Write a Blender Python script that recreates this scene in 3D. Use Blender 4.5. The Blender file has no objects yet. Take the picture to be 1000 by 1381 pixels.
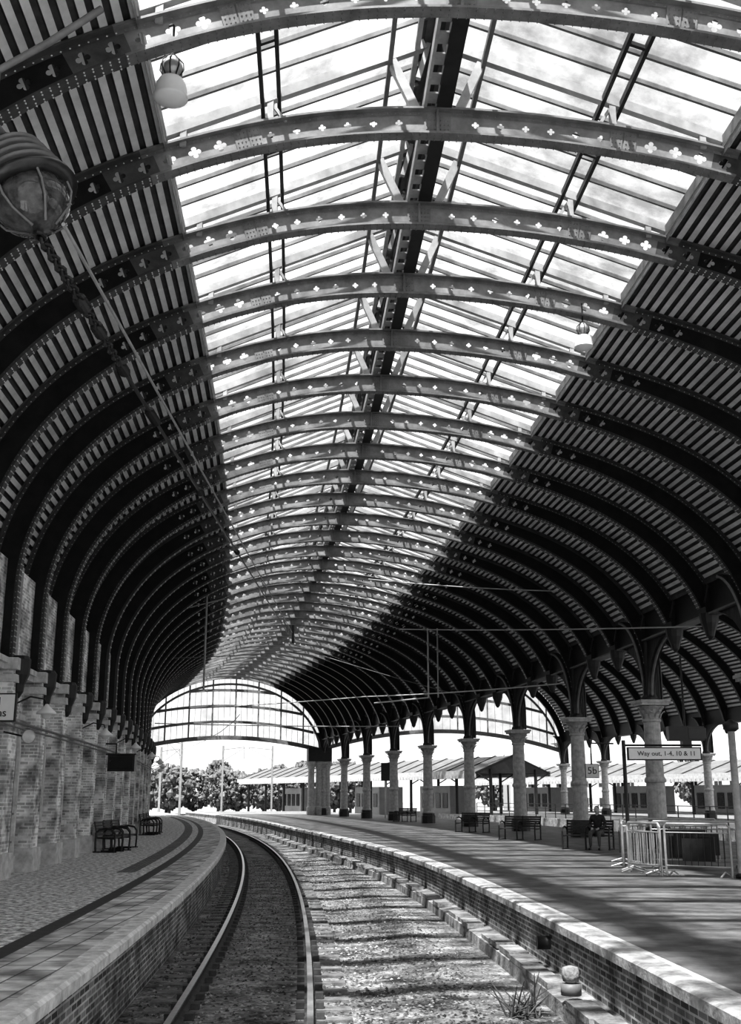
import bpy, math, random
from mathutils import Vector, Matrix, noise
random.seed(7)
scene=bpy.context.scene
col=scene.collection
# ------------------------------------------------------------------ helpers
def newobj(name,data,parent=None,loc=None,rotz=None):
    o=bpy.data.objects.new(name,data); col.objects.link(o)
    if loc is not None: o.location=loc
    if rotz is not None: o.rotation_euler=(0,0,rotz)
    if parent: o.parent=parent
    return o
class MB:
    def __init__(s): s.v=[];s.f=[];s.m=[]
    def add(s,vs,fs,mat=0):
        b=len(s.v); s.v.extend([tuple(x) for x in vs])
        for f in fs: s.f.append(tuple(i+b for i in f)); s.m.append(mat)
    def box(s,c,size,mat=0,ax=None):
        c=Vector(c); hx,hy,hz=size[0]/2,size[1]/2,size[2]/2
        if ax is None: ax=(Vector((1,0,0)),Vector((0,1,0)),Vector((0,0,1)))
        vs=[c+ax[0]*(hx*i)+ax[1]*(hy*j)+ax[2]*(hz*k) for k in(-1,1) for j in(-1,1) for i in(-1,1)]
        s.add(vs,[(0,2,3,1),(4,5,7,6),(0,1,5,4),(2,6,7,3),(0,4,6,2),(1,3,7,5)],mat)
    def beam(s,a,b,w,h,mat=0,up=Vector((0,0,1))):
        a=Vector(a);b=Vector(b);t=(b-a);L=t.length
        if L<1e-6: return
        t.normalize(); x=t.cross(up)
        if x.length<1e-3: x=t.cross(Vector((0,1,0)))
        x.normalize(); z=x.cross(t); z.normalize()
        s.box((a+b)/2,(w,L,h),mat,(x,t,z))
    def tube(s,path,r,n=8,mat=0,closed=False):
        P=[Vector(p) for p in path]; m=len(P); vs=[];fs=[]
        ref=None
        for i,p in enumerate(P):
            if closed: t=P[(i+1)%m]-P[i-1]
            else: t=P[min(i+1,m-1)]-P[max(i-1,0)]
            t.normalize()
            if ref is None:
                ref=Vector((0,0,1)) if abs(t.z)<.9 else Vector((1,0,0))
            x=t.cross(ref); x.normalize(); y=t.cross(x); ref=x.cross(t)
            rr=r[i] if isinstance(r,(list,tuple)) else r
            for j in range(n):
                a=2*math.pi*j/n; vs.append(p+x*(math.cos(a)*rr)+y*(math.sin(a)*rr))
        rng=m if closed else m-1
        for i in range(rng):
            for j in range(n):
                a=i*n+j;b=i*n+(j+1)%n;i2=(i+1)%m
                fs.append((a,b,i2*n+(j+1)%n,i2*n+j))
        if not closed:
            fs.append(tuple(range(n))); fs.append(tuple(reversed(range((m-1)*n,m*n))))
        s.add(vs,fs,mat)
    def lathe(s,prof,c,n=16,mat=0,ax=None):
        c=Vector(c); vs=[];fs=[]
        if ax is None: ax=(Vector((1,0,0)),Vector((0,1,0)),Vector((0,0,1)))
        for r,z in prof:
            for j in range(n):
                a=2*math.pi*(j+.5)/n; vs.append(c+ax[0]*(r*math.cos(a))+ax[1]*(r*math.sin(a))+ax[2]*z)
        for i in range(len(prof)-1):
            for j in range(n):
                fs.append((i*n+j,i*n+(j+1)%n,(i+1)*n+(j+1)%n,(i+1)*n+j))
        fs.append(tuple(reversed(range(n)))); fs.append(tuple(range((len(prof)-1)*n,len(prof)*n)))
        s.add(vs,fs,mat)
    def obj(s,name,mats,smooth=False,parent=None,loc=None,rotz=None):
        me=bpy.data.meshes.new(name); me.from_pydata(s.v,[],s.f)
        for m in mats: me.materials.append(m)
        me.polygons.foreach_set('material_index',s.m)
        if smooth: me.polygons.foreach_set('use_smooth',[True]*len(s.f))
        me.update()
        s.me=me
        return newobj(name,me,parent,loc,rotz)
# ------------------------------------------------------------------ materials
def mat_new(name):
    m=bpy.data.materials.new(name); m.use_nodes=True
    nt=m.node_tree; b=nt.nodes['Principled BSDF']; return m,nt,b
def g(v): return (v,v,v,1)
def ramp(nt,p0,c0,p1,c1):
    r=nt.nodes.new('ShaderNodeValToRGB'); r.color_ramp.elements[0].position=p0; r.color_ramp.elements[0].color=g(c0)
    r.color_ramp.elements[1].position=p1; r.color_ramp.elements[1].color=g(c1); return r
def noisy(name,c0,c1,scale=4,rough=.7,metal=0,bump=0.0,bscale=None,p0=.3,p1=.7,detail=6,spec=.5):
    m,nt,b=mat_new(name)
    tc=nt.nodes.new('ShaderNodeTexCoord'); n=nt.nodes.new('ShaderNodeTexNoise')
    n.inputs['Scale'].default_value=scale; n.inputs['Detail'].default_value=detail; n.inputs['Roughness'].default_value=.65
    nt.links.new(tc.outputs['Object'],n.inputs['Vector'])
    r=ramp(nt,p0,c0,p1,c1); nt.links.new(n.outputs['Fac'],r.inputs['Fac']); nt.links.new(r.outputs['Color'],b.inputs['Base Color'])
    b.inputs['Roughness'].default_value=rough; b.inputs['Metallic'].default_value=metal
    b.inputs['Specular IOR Level'].default_value=spec
    if bump>0:
        n2=nt.nodes.new('ShaderNodeTexNoise'); n2.inputs['Scale'].default_value=bscale or scale*6; n2.inputs['Detail'].default_value=4
        nt.links.new(tc.outputs['Object'],n2.inputs['Vector'])
        bp=nt.nodes.new('ShaderNodeBump'); bp.inputs['Strength'].default_value=bump; bp.inputs['Distance'].default_value=.03
        nt.links.new(n2.outputs['Fac'],bp.inputs['Height']); nt.links.new(bp.outputs['Normal'],b.inputs['Normal'])
    return m
def brickmat(name,c1,c2,mortar,axis='wall',bw=.23,rh=.075,ms=.012,noisemix=.5):
    m,nt,b=mat_new(name)
    tc=nt.nodes.new('ShaderNodeTexCoord'); sp=nt.nodes.new('ShaderNodeSeparateXYZ'); nt.links.new(tc.outputs['Object'],sp.inputs[0])
    cb=nt.nodes.new('ShaderNodeCombineXYZ')
    if axis=='wall':
        ad=nt.nodes.new('ShaderNodeMath'); ad.operation='ADD'
        nt.links.new(sp.outputs['X'],ad.inputs[0]); nt.links.new(sp.outputs['Y'],ad.inputs[1])
        nt.links.new(ad.outputs[0],cb.inputs['X']); nt.links.new(sp.outputs['Z'],cb.inputs['Y'])
    else:
        nt.links.new(sp.outputs['Y'],cb.inputs['X']); nt.links.new(sp.outputs['X'],cb.inputs['Y'])
    br=nt.nodes.new('ShaderNodeTexBrick'); nt.links.new(cb.outputs[0],br.inputs['Vector'])
    br.inputs['Color1'].default_value=g(c1); br.inputs['Color2'].default_value=g(c2); br.inputs['Mortar'].default_value=g(mortar)
    br.inputs['Scale'].default_value=1; br.inputs['Brick Width'].default_value=bw; br.inputs['Row Height'].default_value=rh; br.inputs['Mortar Size'].default_value=ms
    n=nt.nodes.new('ShaderNodeTexNoise'); n.inputs['Scale'].default_value=2.2; n.inputs['Detail'].default_value=8; nt.links.new(tc.outputs['Object'],n.inputs['Vector'])
    r=ramp(nt,.34,.25,.66,1.3); nt.links.new(n.outputs['Fac'],r.inputs['Fac'])
    mx=nt.nodes.new('ShaderNodeMixRGB'); mx.blend_type='MULTIPLY'; mx.inputs['Fac'].default_value=noisemix
    nt.links.new(br.outputs['Color'],mx.inputs['Color1']); nt.links.new(r.outputs['Color'],mx.inputs['Color2'])
    nt.links.new(mx.outputs['Color'],b.inputs['Base Color'])
    bp=nt.nodes.new('ShaderNodeBump'); bp.inputs['Strength'].default_value=.5; bp.inputs['Distance'].default_value=.02
    nt.links.new(br.outputs['Color'],bp.inputs['Height']); nt.links.new(bp.outputs['Normal'],b.inputs['Normal'])
    b.inputs['Roughness'].default_value=.85
    return m
M_rib=noisy('rib_iron_lit',.15,.32,3,.45)  # rib iron under the skylight, its brightness put into the base colour
M_ribm=noisy('rib_iron_half_shade',.05,.12,4,.5)  # in-between tone for the painted change from light to shade
M_ribd=noisy('rib_iron_shade',.008,.022,3,.5,spec=.3)  # same rib iron on the flanks, shade painted into the colour
M_flange=noisy('flange_iron_lit',.12,.26,3,.45)  # flange iron under the skylight, light included in the colour
M_flanged=noisy('flange_iron_shade',.04,.09,3,.45)  # flange iron on the flanks, darkened in colour as shade
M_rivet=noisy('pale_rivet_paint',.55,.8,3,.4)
M_dark=noisy('dark_iron',.010,.025,5,.5)
M_mid=noisy('grey_iron',.12,.2,5,.5)
M_lightpaint=noisy('pale_painted_iron',.28,.45,4,.5)
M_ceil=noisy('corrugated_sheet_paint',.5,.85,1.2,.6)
M_groove=noisy('sheet_groove_dark',.04,.1,3,.8)  # darker tone for the recessed faces of the sheet
M_bar=noisy('glazing_bar_paint',.10,.22,3,.5)
M_col=noisy('column_stone_paint',.28,.55,6,.6,bump=.15)
M_plinth=noisy('column_plinth_black',.015,.03,6,.5)
M_brick=brickmat('weathered_brick',.88,.4,.88,noisemix=.95)
M_brickd=brickmat('platform_face_brick',.26,.05,.5,noisemix=.95)
M_stone=noisy('sandstone_trim',.4,.75,5,.8,bump=.2)
M_kerb=noisy('dirty_kerb_stone',.07,.38,2.5,.9,bump=.6,bscale=24,p0=.36,p1=.64,detail=10)
M_asph=noisy('asphalt_speckled',.16,.98,9,.85,bump=.3,bscale=60,p0=.4,p1=.6,detail=14)
M_asphR=noisy('asphalt_dark',.05,.2,1.3,.6,bump=.15,bscale=50,detail=14,p0=.36,p1=.64)
M_pave=brickmat('platform_paving',.8,.5,.18,axis='floor',bw=.6,rh=.3,ms=.012,noisemix=.9)
M_tact=brickmat('tactile_paving',.3,.22,.05,axis='floor',bw=.2,rh=.1,ms=.02,noisemix=.5)
M_copeL=noisy('coping_stone_pale',.4,.95,5,.8,bump=.3)
M_cope=noisy('coping_stone',.18,.6,4,.8,bump=.4,detail=12,p0=.35,p1=.65)
M_white=noisy('white_line_paint',.3,.75,8,.7)
M_blackline=noisy('dark_line_paint',.03,.07,8,.7)
M_rail_top=noisy('worn_steel',.6,.8,10,.3,metal=.8)
M_rail=noisy('rusty_rail',.03,.09,10,.8)
M_sleeper=noisy('sleeper_timber',.08,.28,7,.9,bump=.4)
M_leaf=noisy('foliage',.02,.16,.9,.8,bump=.5,bscale=4)
M_bark=noisy('bark',.06,.12,8,.9)
M_black=noisy('black_plastic',.01,.02,5,.35)
M_lant=noisy('lantern_enamel',.01,.04,6,.3)
M_white2=noisy('white_enamel',.75,.85,3,.4)
M_steel=noisy('galvanised_steel',.35,.5,9,.4,metal=.5)
M_wire=noisy('wire_strand',.4,.5,9,.5)
M_skin=noisy('skin',.4,.45,9,.6)
M_cloth=noisy('dark_cloth',.02,.045,12,.9)
M_jean=noisy('trouser_cloth',.08,.12,12,.9)
M_hair=noisy('hair',.03,.08,20,.7)
M_bldg=noisy('render_wall',.3,.4,1,.8)
M_grass=noisy('rough_ground',.06,.25,.6,.9,bump=.3,bscale=5)
def ballastmat():
    m,nt,b=mat_new('ballast_dirt')
    tc=nt.nodes.new('ShaderNodeTexCoord')
    v=nt.nodes.new('ShaderNodeTexVoronoi'); v.inputs['Scale'].default_value=19; nt.links.new(tc.outputs['Object'],v.inputs['Vector'])
    n=nt.nodes.new('ShaderNodeTexNoise'); n.inputs['Scale'].default_value=1.3; n.inputs['Detail'].default_value=12; n.inputs['Roughness'].default_value=.75; nt.links.new(tc.outputs['Object'],n.inputs['Vector'])
    r=ramp(nt,.38,.02,.64,.44); nt.links.new(n.outputs['Fac'],r.inputs['Fac'])
    r2=ramp(nt,0,.25,1,1.6); nt.links.new(v.outputs['Color'],r2.inputs['Fac'])
    mx=nt.nodes.new('ShaderNodeMixRGB'); mx.blend_type='MULTIPLY'; mx.inputs['Fac'].default_value=.9
    nt.links.new(r.outputs['Color'],mx.inputs['Color1']); nt.links.new(r2.outputs['Color'],mx.inputs['Color2']); nt.links.new(mx.outputs['Color'],b.inputs['Base Color'])
    bp=nt.nodes.new('ShaderNodeBump'); bp.inputs['Strength'].default_value=.8; bp.inputs['Distance'].default_value=.05
    nt.links.new(v.outputs['Distance'],bp.inputs['Height']); nt.links.new(bp.outputs['Normal'],b.inputs['Normal'])
    b.inputs['Roughness'].default_value=.9
    return m
M_ballast=ballastmat()
def glassmat(name,trans,c0,c1,scale):
    m=bpy.data.materials.new(name); m.use_nodes=True; nt=m.node_tree; nt.nodes.clear()
    out=nt.nodes.new('ShaderNodeOutputMaterial'); tr=nt.nodes.new('ShaderNodeBsdfTransparent'); tl=nt.nodes.new('ShaderNodeBsdfTranslucent')
    tc=nt.nodes.new('ShaderNodeTexCoord'); n=nt.nodes.new('ShaderNodeTexNoise'); n.inputs['Scale'].default_value=scale; n.inputs['Detail'].default_value=10; n.inputs['Roughness'].default_value=.65
    nt.links.new(tc.outputs['Object'],n.inputs['Vector']); r=ramp(nt,.36,c0,.62,c1); nt.links.new(n.outputs['Fac'],r.inputs['Fac'])
    nt.links.new(r.outputs['Color'],tr.inputs['Color']); nt.links.new(r.outputs['Color'],tl.inputs['Color'])
    mx=nt.nodes.new('ShaderNodeMixShader'); mx.inputs[0].default_value=trans
    nt.links.new(tl.outputs[0],mx.inputs[1]); nt.links.new(tr.outputs[0],mx.inputs[2]); nt.links.new(mx.outputs[0],out.inputs[0])
    return m
M_glass=glassmat('dirty_roof_glass',.88,.34,.84,.8)
M_screen=glassmat('gable_screen_glass',.7,.6,.9,.6)
M_window=noisy('dark_window_glass',.01,.03,2,.25)
# ------------------------------------------------------------------ curved layout (X right, Y ahead, platform surface z=0)
def T(d): return -.92-.023*d-.0011*d*d
def sl(d): return -.023-.0022*d
def axes(d):
    s=sl(d); n=math.hypot(1,s)
    return Vector((1/n,-s/n,0)),Vector((s/n,1/n,0))
def pt(d,o,z):
    N,t=axes(d); return Vector((T(d)+o*N.x,d+o*N.y,z))
def sm(a,b,x):
    t=max(0,min(1,(x-a)/(b-a))); return t*t*(3-2*t)
def oL(d): return -5.5-.7*sm(60,106,d)
def oC(d): return 2.6+.2*sm(50,106,d)
def oR(d): return 13.2-1.6*sm(45,90,d)
def oER(d): return 4.05-1.7*sm(26,70,d)
def oR2(d): return oR(d)+25.0
SP=2.85; D0=12.55; ZS=6.0
def BR(d): return 5.75+.9*sm(60,106,d)
ribs=[(k,D0+SP*k) for k in range(-4,34)]
DEND=D0+SP*33
ZG=7.05
def sweep(mb,ds,fn,mat=0,closed=False,mats=None):
    vs=[];fs=[];n=None
    for d in ds:
        c=fn(d); n=len(c)
        vs.extend(pt(d,o,z) for o,z in c)
    e=n if closed else n-1
    b0=len(mb.f)
    for i in range(len(ds)-1):
        for j in range(e):
            a=i*n+j;b=i*n+(j+1)%n
            fs.append((a,b,b+n,a+n))
    if closed:
        fs.append(tuple(range(n))); fs.append(tuple(reversed(range((len(ds)-1)*n,len(ds)*n))))
    mb.add(vs,fs,mat)
    if mats:
        for i in range(len(ds)-1):
            for j in range(e): mb.m[b0+i*e+j]=mats[j]
def rect(o0,o1,z0,z1): return [(o0,z0),(o1,z0),(o1,z1),(o0,z1)]
def frange(a,b,st):
    n=max(1,int(round((b-a)/st))); return [a+(b-a)*i/n for i in range(n+1)]
DS=frange(-2,135,1.5)
# ------------------------------------------------------------------ ground & platforms
mb=MB()
sweep(mb,DS,lambda d:[(-1.6,-.92),(0,-.87),(1.5,-.93),(2.6,-.88),(oER(d)+.05,-.9)])
mb.obj('trackbed_floor',[M_ballast])
mb=MB()
mb.add([(-400,-60,-.98),(400,-60,-.98),(400,600,-.98),(-400,600,-.98)],[(0,1,2,3)])
mb.obj('ground',[M_grass])
mb=MB()
sweep(mb,DS,lambda d:[(-9,0),(-2.62,0)],0)
sweep(mb,DS,lambda d:[(-2.66,.001),(-2.42,.001)],4)
sweep(mb,DS,lambda d:[(-2.42,0),(-1.66,0)],1)
sweep(mb,DS,lambda d:[(-1.66,0),(-1.45,0),(-1.41,-.03),(-1.41,-.13),(-1.5,-.13)],2)
sweep(mb,DS,lambda d:[(-1.5,-.13),(-1.5,-.95)],3)
mb.obj('platform_left',[M_asph,M_pave,M_copeL,M_brickd,M_blackline])
mb=MB()
sweep(mb,frange(26,100,1.5),lambda d:[(-3.35,.004),(-2.95,.004)],0)
mb.obj('tactile_strip',[M_tact])
mb=MB()
sweep(mb,DS,lambda d:[(oER(d)+.32,0),(oER(d)+2.2,0),(17.5,0)],0)
sweep(mb,DS,lambda d:[(oER(d)-.05,-.12),(oER(d)-.05,-.02),(oER(d),0),(oER(d)+.24,0)],2)
sweep(mb,DS,lambda d:[(oER(d)+.24,0),(oER(d)+.32,0)],1)
sweep(mb,DS,lambda d:[(oER(d)+.03,-.12),(oER(d)+.03,-.95)],3)
sweep(mb,DS,lambda d:[(17.5,0),(17.5,-.95)],3)
mb.obj('platform_right',[M_asphR,M_white,M_cope,M_brickd])
mb=MB()
sweep(mb,frange(6,75,1.5),lambda d:[(oER(d)-.38,-.95),(oER(d)-.36,-.72),(oER(d)+.03,-.68)],0)
d=8
while d<55:
    L=random.uniform(.6,1.3)
    if random.random()<.72:
        N,t=axes(d); mb.box(pt(d,oER(d)-.2+random.uniform(-.03,.03),-.68+random.uniform(-.02,.03)),(.3,L*.94,.08),0,(N,t,Vector((0,0,1))))
    d+=L
mb.obj('kerb_ledge',[M_kerb])
mb=MB()
sweep(mb,DS,lambda d:[(26,-.95),(26,0),(26.3,0)],1)
sweep(mb,DS,lambda d:[(26.3,0),(70,0)],0)
mb.obj('platform_far',[M_asphR,M_cope])
# ------------------------------------------------------------------ track
def build_track(name,off,d0,d1,sp=.66):
    mb=MB(); ds=frange(d0,d1,1.2)
    for sgn in(-1,1):
        o=off+sgn*.7525; z=-.70
        prof=[(o-.07,z-.16),(o+.07,z-.16),(o+.07,z-.145),(o+.012,z-.12),(o+.012,z-.04),(o+.036,z-.03),(o+.036,z),(o-.036,z),(o-.036,z-.03),(o-.012,z-.04),(o-.012,z-.12),(o-.07,z-.145)]
        sweep(mb,ds,lambda d:prof,0,True)
        sweep(mb,ds,lambda d:[(o-.036,z-.02),(o-.036,z+.002),(o+.036,z+.002),(o+.036,z-.02)],1)
    d=d0
    while d<d1:
        N,t=axes(d)
        if d<70:
            mb.box(pt(d,off,-.93),(2.5,.25,.10),2,(N,t,Vector((0,0,1))))
            for sgn in(-1,1):
                for q in(-.12,.12):
                    mb.box(pt(d,off+sgn*.7525+q,-.84),(.1,.14,.07),0,(N,t,Vector((0,0,1))))
        d+=sp
    mb.obj(name,[M_rail,M_rail_top,M_sleeper])
build_track('railway_track',0,4,140)
build_track('railway_track',21.5,20,140,2.0)
mb=MB()
ico=[Vector((0,0,1)),Vector((.9,0,.2)),Vector((.28,.85,.1)),Vector((-.7,.5,.3)),Vector((-.7,-.5,0)),Vector((.3,-.85,.25))]
icf=[(0,1,2),(0,2,3),(0,3,4),(0,4,5),(0,5,1)]
for i in range(20000):
    d=8+random.random()**1.5*40; o=random.uniform(-1.4,oER(d)-.45); r=random.uniform(.012,.034)
    if abs(abs(o)-.7525)<.09: continue
    a=random.random()*6.28; ca,sa=math.cos(a),math.sin(a); P=pt(d,o,-.915+.04*max(0,1-abs(o)/1.5)+.04*max(0,1-abs(o-2.6)/1.1))
    q=random.uniform(.5,1)
    mb.add([P+Vector(((v.x*ca-v.y*sa)*r,(v.x*sa+v.y*ca)*r,v.z*r*q)) for v in ico],icf,random.choice((0,0,1,2,2)))
mb.obj('ballast_stones',[noisy('stone_a',.08,.2,20,.9),noisy('stone_b',.22,.45,20,.9),noisy('stone_c',.02,.07,20,.9)])
# ------------------------------------------------------------------ ribs
def arc_samples(C,L,R,zs,b,zl,zr,n=90):
    pts=[]
    if zl<zs-.01: pts+= [(L,zl+(zs-zl)*i/4) for i in range(4)]
    for i in range(n+1):
        a=math.pi*i/n; z=zs+b*math.sin(a)
        if a<=math.pi/2:
            if z>=zl-.001: pts.append((C-(C-L)*math.cos(a),z))
        elif z>=zr-.001: pts.append((C-(R-C)*math.cos(a),z))
    if zr<zs-.01: pts+= [(R,zs-(zs-zr)*(i+1)/4) for i in range(4)]
    return pts
class Arc:
    def __init__(s,pts,C):
        s.p=pts; s.C=C; s.S=[0]
        for a,b in zip(pts,pts[1:]): s.S.append(s.S[-1]+math.hypot(b[0]-a[0],b[1]-a[1]))
        s.n=[]
        for i in range(len(pts)):
            a=pts[max(0,i-1)];b=pts[min(len(pts)-1,i+1)]
            tx,tz=b[0]-a[0],b[1]-a[1]; l=math.hypot(tx,tz); s.n.append((-tz/l,tx/l))
        s.L=s.S[-1]
        s.sc=min(range(len(pts)),key=lambda i:abs(pts[i][0]-C)); s.sc=s.S[s.sc]
    def at(s,x,t):
        x=max(0,min(s.L-1e-6,x)); lo,hi=0,len(s.S)-1
        while hi-lo>1:
            m=(lo+hi)//2
            if s.S[m]<=x: lo=m
            else: hi=m
        f=(x-s.S[lo])/(s.S[hi]-s.S[lo])
        o=s.p[lo][0]+f*(s.p[hi][0]-s.p[lo][0]); z=s.p[lo][1]+f*(s.p[hi][1]-s.p[lo][1])
        nx=s.n[lo][0]+f*(s.n[hi][0]-s.n[lo][0]); nz=s.n[lo][1]+f*(s.n[hi][1]-s.n[lo][1])
        return o+nx*t,z+nz*t
def rdepth(u): return .40+.15*sm(.4,.85,u)
def build_rib(name,d,C,L,R,zs,b,zl,zr,detail):
    A=Arc(arc_samples(C,L,R,zs,b,zl,zr),C); N,t=axes(d)
    def dep(x):
        o,z=A.at(x,0); u=(o-C)/((C-L) if o<C else (R-C)); return rdepth(abs(u))
    def W(x,tt,w):
        o,z=A.at(x,tt); return pt(d,o,z)+t*w
    aL=C-L; aR=R-C
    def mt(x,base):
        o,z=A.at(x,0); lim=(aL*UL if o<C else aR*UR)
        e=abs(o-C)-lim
        if base==0: return 0 if e<.05 else (3 if e<.8 else 2)  # web tone steps down past the skylight edge, as painted shade
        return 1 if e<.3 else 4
    mb=MB()
    cell=.40 if detail else .9
    nl=int(A.sc/cell)
    xs=[A.sc-cell*nl+cell*i for i in range(0,nl*2+80)]
    xs=[0]+[x for x in xs if 0.05<x<A.L-.05]+[A.L]
    for a,bb in zip(xs,xs[1:]):
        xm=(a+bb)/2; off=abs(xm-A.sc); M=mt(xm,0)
        hole=0
        if detail and abs(bb-a-cell)<.02:
            if off<3.0: hole=1
            elif off<6.0: hole=2
            for sc in(0,2.95,-2.95):
                if abs(xm-A.sc-sc)<cell*.62: hole=0
        if not hole:
            m=3
            for i in range(m):
                x0=a+(bb-a)*i/m;x1=a+(bb-a)*(i+1)/m
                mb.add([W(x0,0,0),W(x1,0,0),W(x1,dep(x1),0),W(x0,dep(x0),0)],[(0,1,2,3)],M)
        else:
            K=32; dm=dep(xm); outer=[];inner=[]
            for i in range(K):
                th=2*math.pi*i/K
                c,s_=math.cos(th),math.sin(th); m=max(abs(c),abs(s_))
                x=xm+c/m*(bb-a)/2; outer.append(W(x,dep(x)*(.5+s_/m*.5),0))
                rad=(.058 if hole==1 else .1)*(.42+.58*abs(math.cos(2*th))**.6)
                inner.append(W(xm+c*rad,dm*.5+s_*rad,0))
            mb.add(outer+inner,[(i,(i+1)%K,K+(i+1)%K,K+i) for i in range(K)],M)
    n=120 if detail else 60
    for kind in(0,1):
        for i in range(n):
            x0=A.L*i/n;x1=A.L*(i+1)/n; hw=.11
            vs=[]
            for x in(x0,x1):
                t0=-.035 if kind==0 else dep(x); t1=0 if kind==0 else dep(x)+.035
                vs+= [W(x,t0,-hw),W(x,t0,hw),W(x,t1,hw),W(x,t1,-hw)]
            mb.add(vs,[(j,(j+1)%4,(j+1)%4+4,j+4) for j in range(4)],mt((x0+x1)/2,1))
            if detail:
                w=-.012
                if kind==0: q=[W(x0,0,w),W(x0,.065,w),W(x1,.065,w),W(x1,0,w)]
                else: q=[W(x0,dep(x0)-.065,w),W(x0,dep(x0),w),W(x1,dep(x1),w),W(x1,dep(x1)-.065,w)]
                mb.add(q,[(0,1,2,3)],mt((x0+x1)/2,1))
    if detail:
        x=.1; stp=.12 if detail==2 else .22
        while x<A.L:
            r=.015 if detail==2 else .03
            inn=mt(x,1)==1
            if detail==2:
                for tt in(.035,dep(x)-.035):
                    mb.add([W(x-r,tt,-.013),W(x,tt+r,-.013),W(x+r,tt,-.013),W(x,tt-r,-.013),W(x,tt,-.03)],[(0,1,4),(1,2,4),(2,3,4),(3,0,4)],0 if inn else 5)
            for w in (-.1,-.045,.045,.1) if detail==2 else (-.09,.07):
                mb.add([W(x-r,-.036,w),W(x,-.036,w+r),W(x+r,-.036,w),W(x,-.036,w-r),W(x,-.06,w)],[(0,1,4),(1,2,4),(2,3,4),(3,0,4)],1 if inn else 5)
            x+=stp
        for sc in(0,2.95,-2.95):
            for q in (-.11,.11):
                x=A.sc+sc+q
                mb.add([W(x-.1,0.02,-.02),W(x+.1,0.02,-.02),W(x+.1,dep(x)-.02,-.02),W(x-.1,dep(x)-.02,-.02)],[(0,1,2,3)],1)
                if detail==2:
                    for a in(-.06,0,.06):
                        for tt in(.08,.16,.24,.32):
                            r=.014; mb.add([W(x+a-r,tt,-.021),W(x+a,tt+r,-.021),W(x+a+r,tt,-.021),W(x+a,tt-r,-.021),W(x+a,tt,-.04)],[(0,1,4),(1,2,4),(2,3,4),(3,0,4)],0)
        mb.add([W(A.sc-.02,.0,-.02),W(A.sc+.02,0,-.02),W(A.sc+.02,dep(A.sc),-.02),W(A.sc-.02,dep(A.sc),-.02),W(A.sc-.02,0,-.09),W(A.sc+.02,0,-.09),W(A.sc+.02,dep(A.sc),-.09),W(A.sc-.02,dep(A.sc),-.09)],[(4,5,6,7),(0,4,7,3),(1,5,6,2)],1)
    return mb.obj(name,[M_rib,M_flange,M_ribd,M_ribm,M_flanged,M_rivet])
UL,UR=.50,.42
for k,d in ribs:
    main=(k%3==0)
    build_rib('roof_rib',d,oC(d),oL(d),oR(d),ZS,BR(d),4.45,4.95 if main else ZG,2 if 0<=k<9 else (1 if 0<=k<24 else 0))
ribs2=[(k,d) for k,d in ribs if k>=2]
for k,d in ribs2:
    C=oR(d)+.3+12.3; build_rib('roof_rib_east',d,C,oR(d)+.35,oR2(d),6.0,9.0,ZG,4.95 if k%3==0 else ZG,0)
# ------------------------------------------------------------------ corrugated ceiling
def corr_strip(name,ds,Cf,Lf,Rf,zs,bf,side,u0,u1,pitch):
    mb=MB()
    def secfn(d):
        C,L,R=Cf(d),Lf(d),Rf(d)
        return C,((C-L) if side<0 else (R-C))
    C,a=secfn(30); b=bf(30); th0=math.asin(min(1,u0)); th1=math.asin(min(1,u1))
    tab=[(th0,0)]; n=400
    for i in range(n):
        t0=th0+(th1-th0)*i/n; t1=th0+(th1-th0)*(i+1)/n
        tab.append((t1,tab[-1][1]+math.hypot(a*(math.sin(t1)-math.sin(t0)),b*(math.cos(t1)-math.cos(t0)))))
    Ltot=tab[-1][1]; N_=int(Ltot/pitch); pos=[]
    for i in range(N_):
        for f,h in((0,0),(.52,0),(.58,.07),(.94,.07)): pos.append(((i+f)*pitch,h))
    pos.append((Ltot,0))
    th=[];j=0
    for s_,h in pos:
        while j<len(tab)-2 and tab[j+1][1]<s_: j+=1
        f=(s_-tab[j][1])/max(1e-9,tab[j+1][1]-tab[j][1]); th.append((tab[j][0]+f*(tab[j+1][0]-tab[j][0]),h))
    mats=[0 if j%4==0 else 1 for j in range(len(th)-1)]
    def fn(d):
        C,a=secfn(d); b=bf(d); out=[]
        for t_,h in th:
            u=math.sin(t_); nx,nz=math.sin(t_)/a,math.cos(t_)/b; l=math.hypot(nx,nz); nx/=l;nz/=l
            tt=rdepth(u)+.045+h
            out.append((C+side*(a*u+nx*tt),zs+b*math.cos(t_)+nz*tt))
        return out
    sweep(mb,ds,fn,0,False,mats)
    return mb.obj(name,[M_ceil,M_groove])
RD=[d for k,d in ribs]
RD2=[d for k,d in ribs2]
C2=lambda d:oR(d)+12.6
B9=lambda d:9.0
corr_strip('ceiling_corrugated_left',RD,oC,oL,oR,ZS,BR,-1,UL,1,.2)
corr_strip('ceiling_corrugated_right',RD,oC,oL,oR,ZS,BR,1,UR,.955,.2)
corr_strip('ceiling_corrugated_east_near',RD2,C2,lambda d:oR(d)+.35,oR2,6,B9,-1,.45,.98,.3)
corr_strip('ceiling_corrugated_east_far',RD2,C2,lambda d:oR(d)+.35,oR2,6,B9,1,.45,.98,.3)
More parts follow.
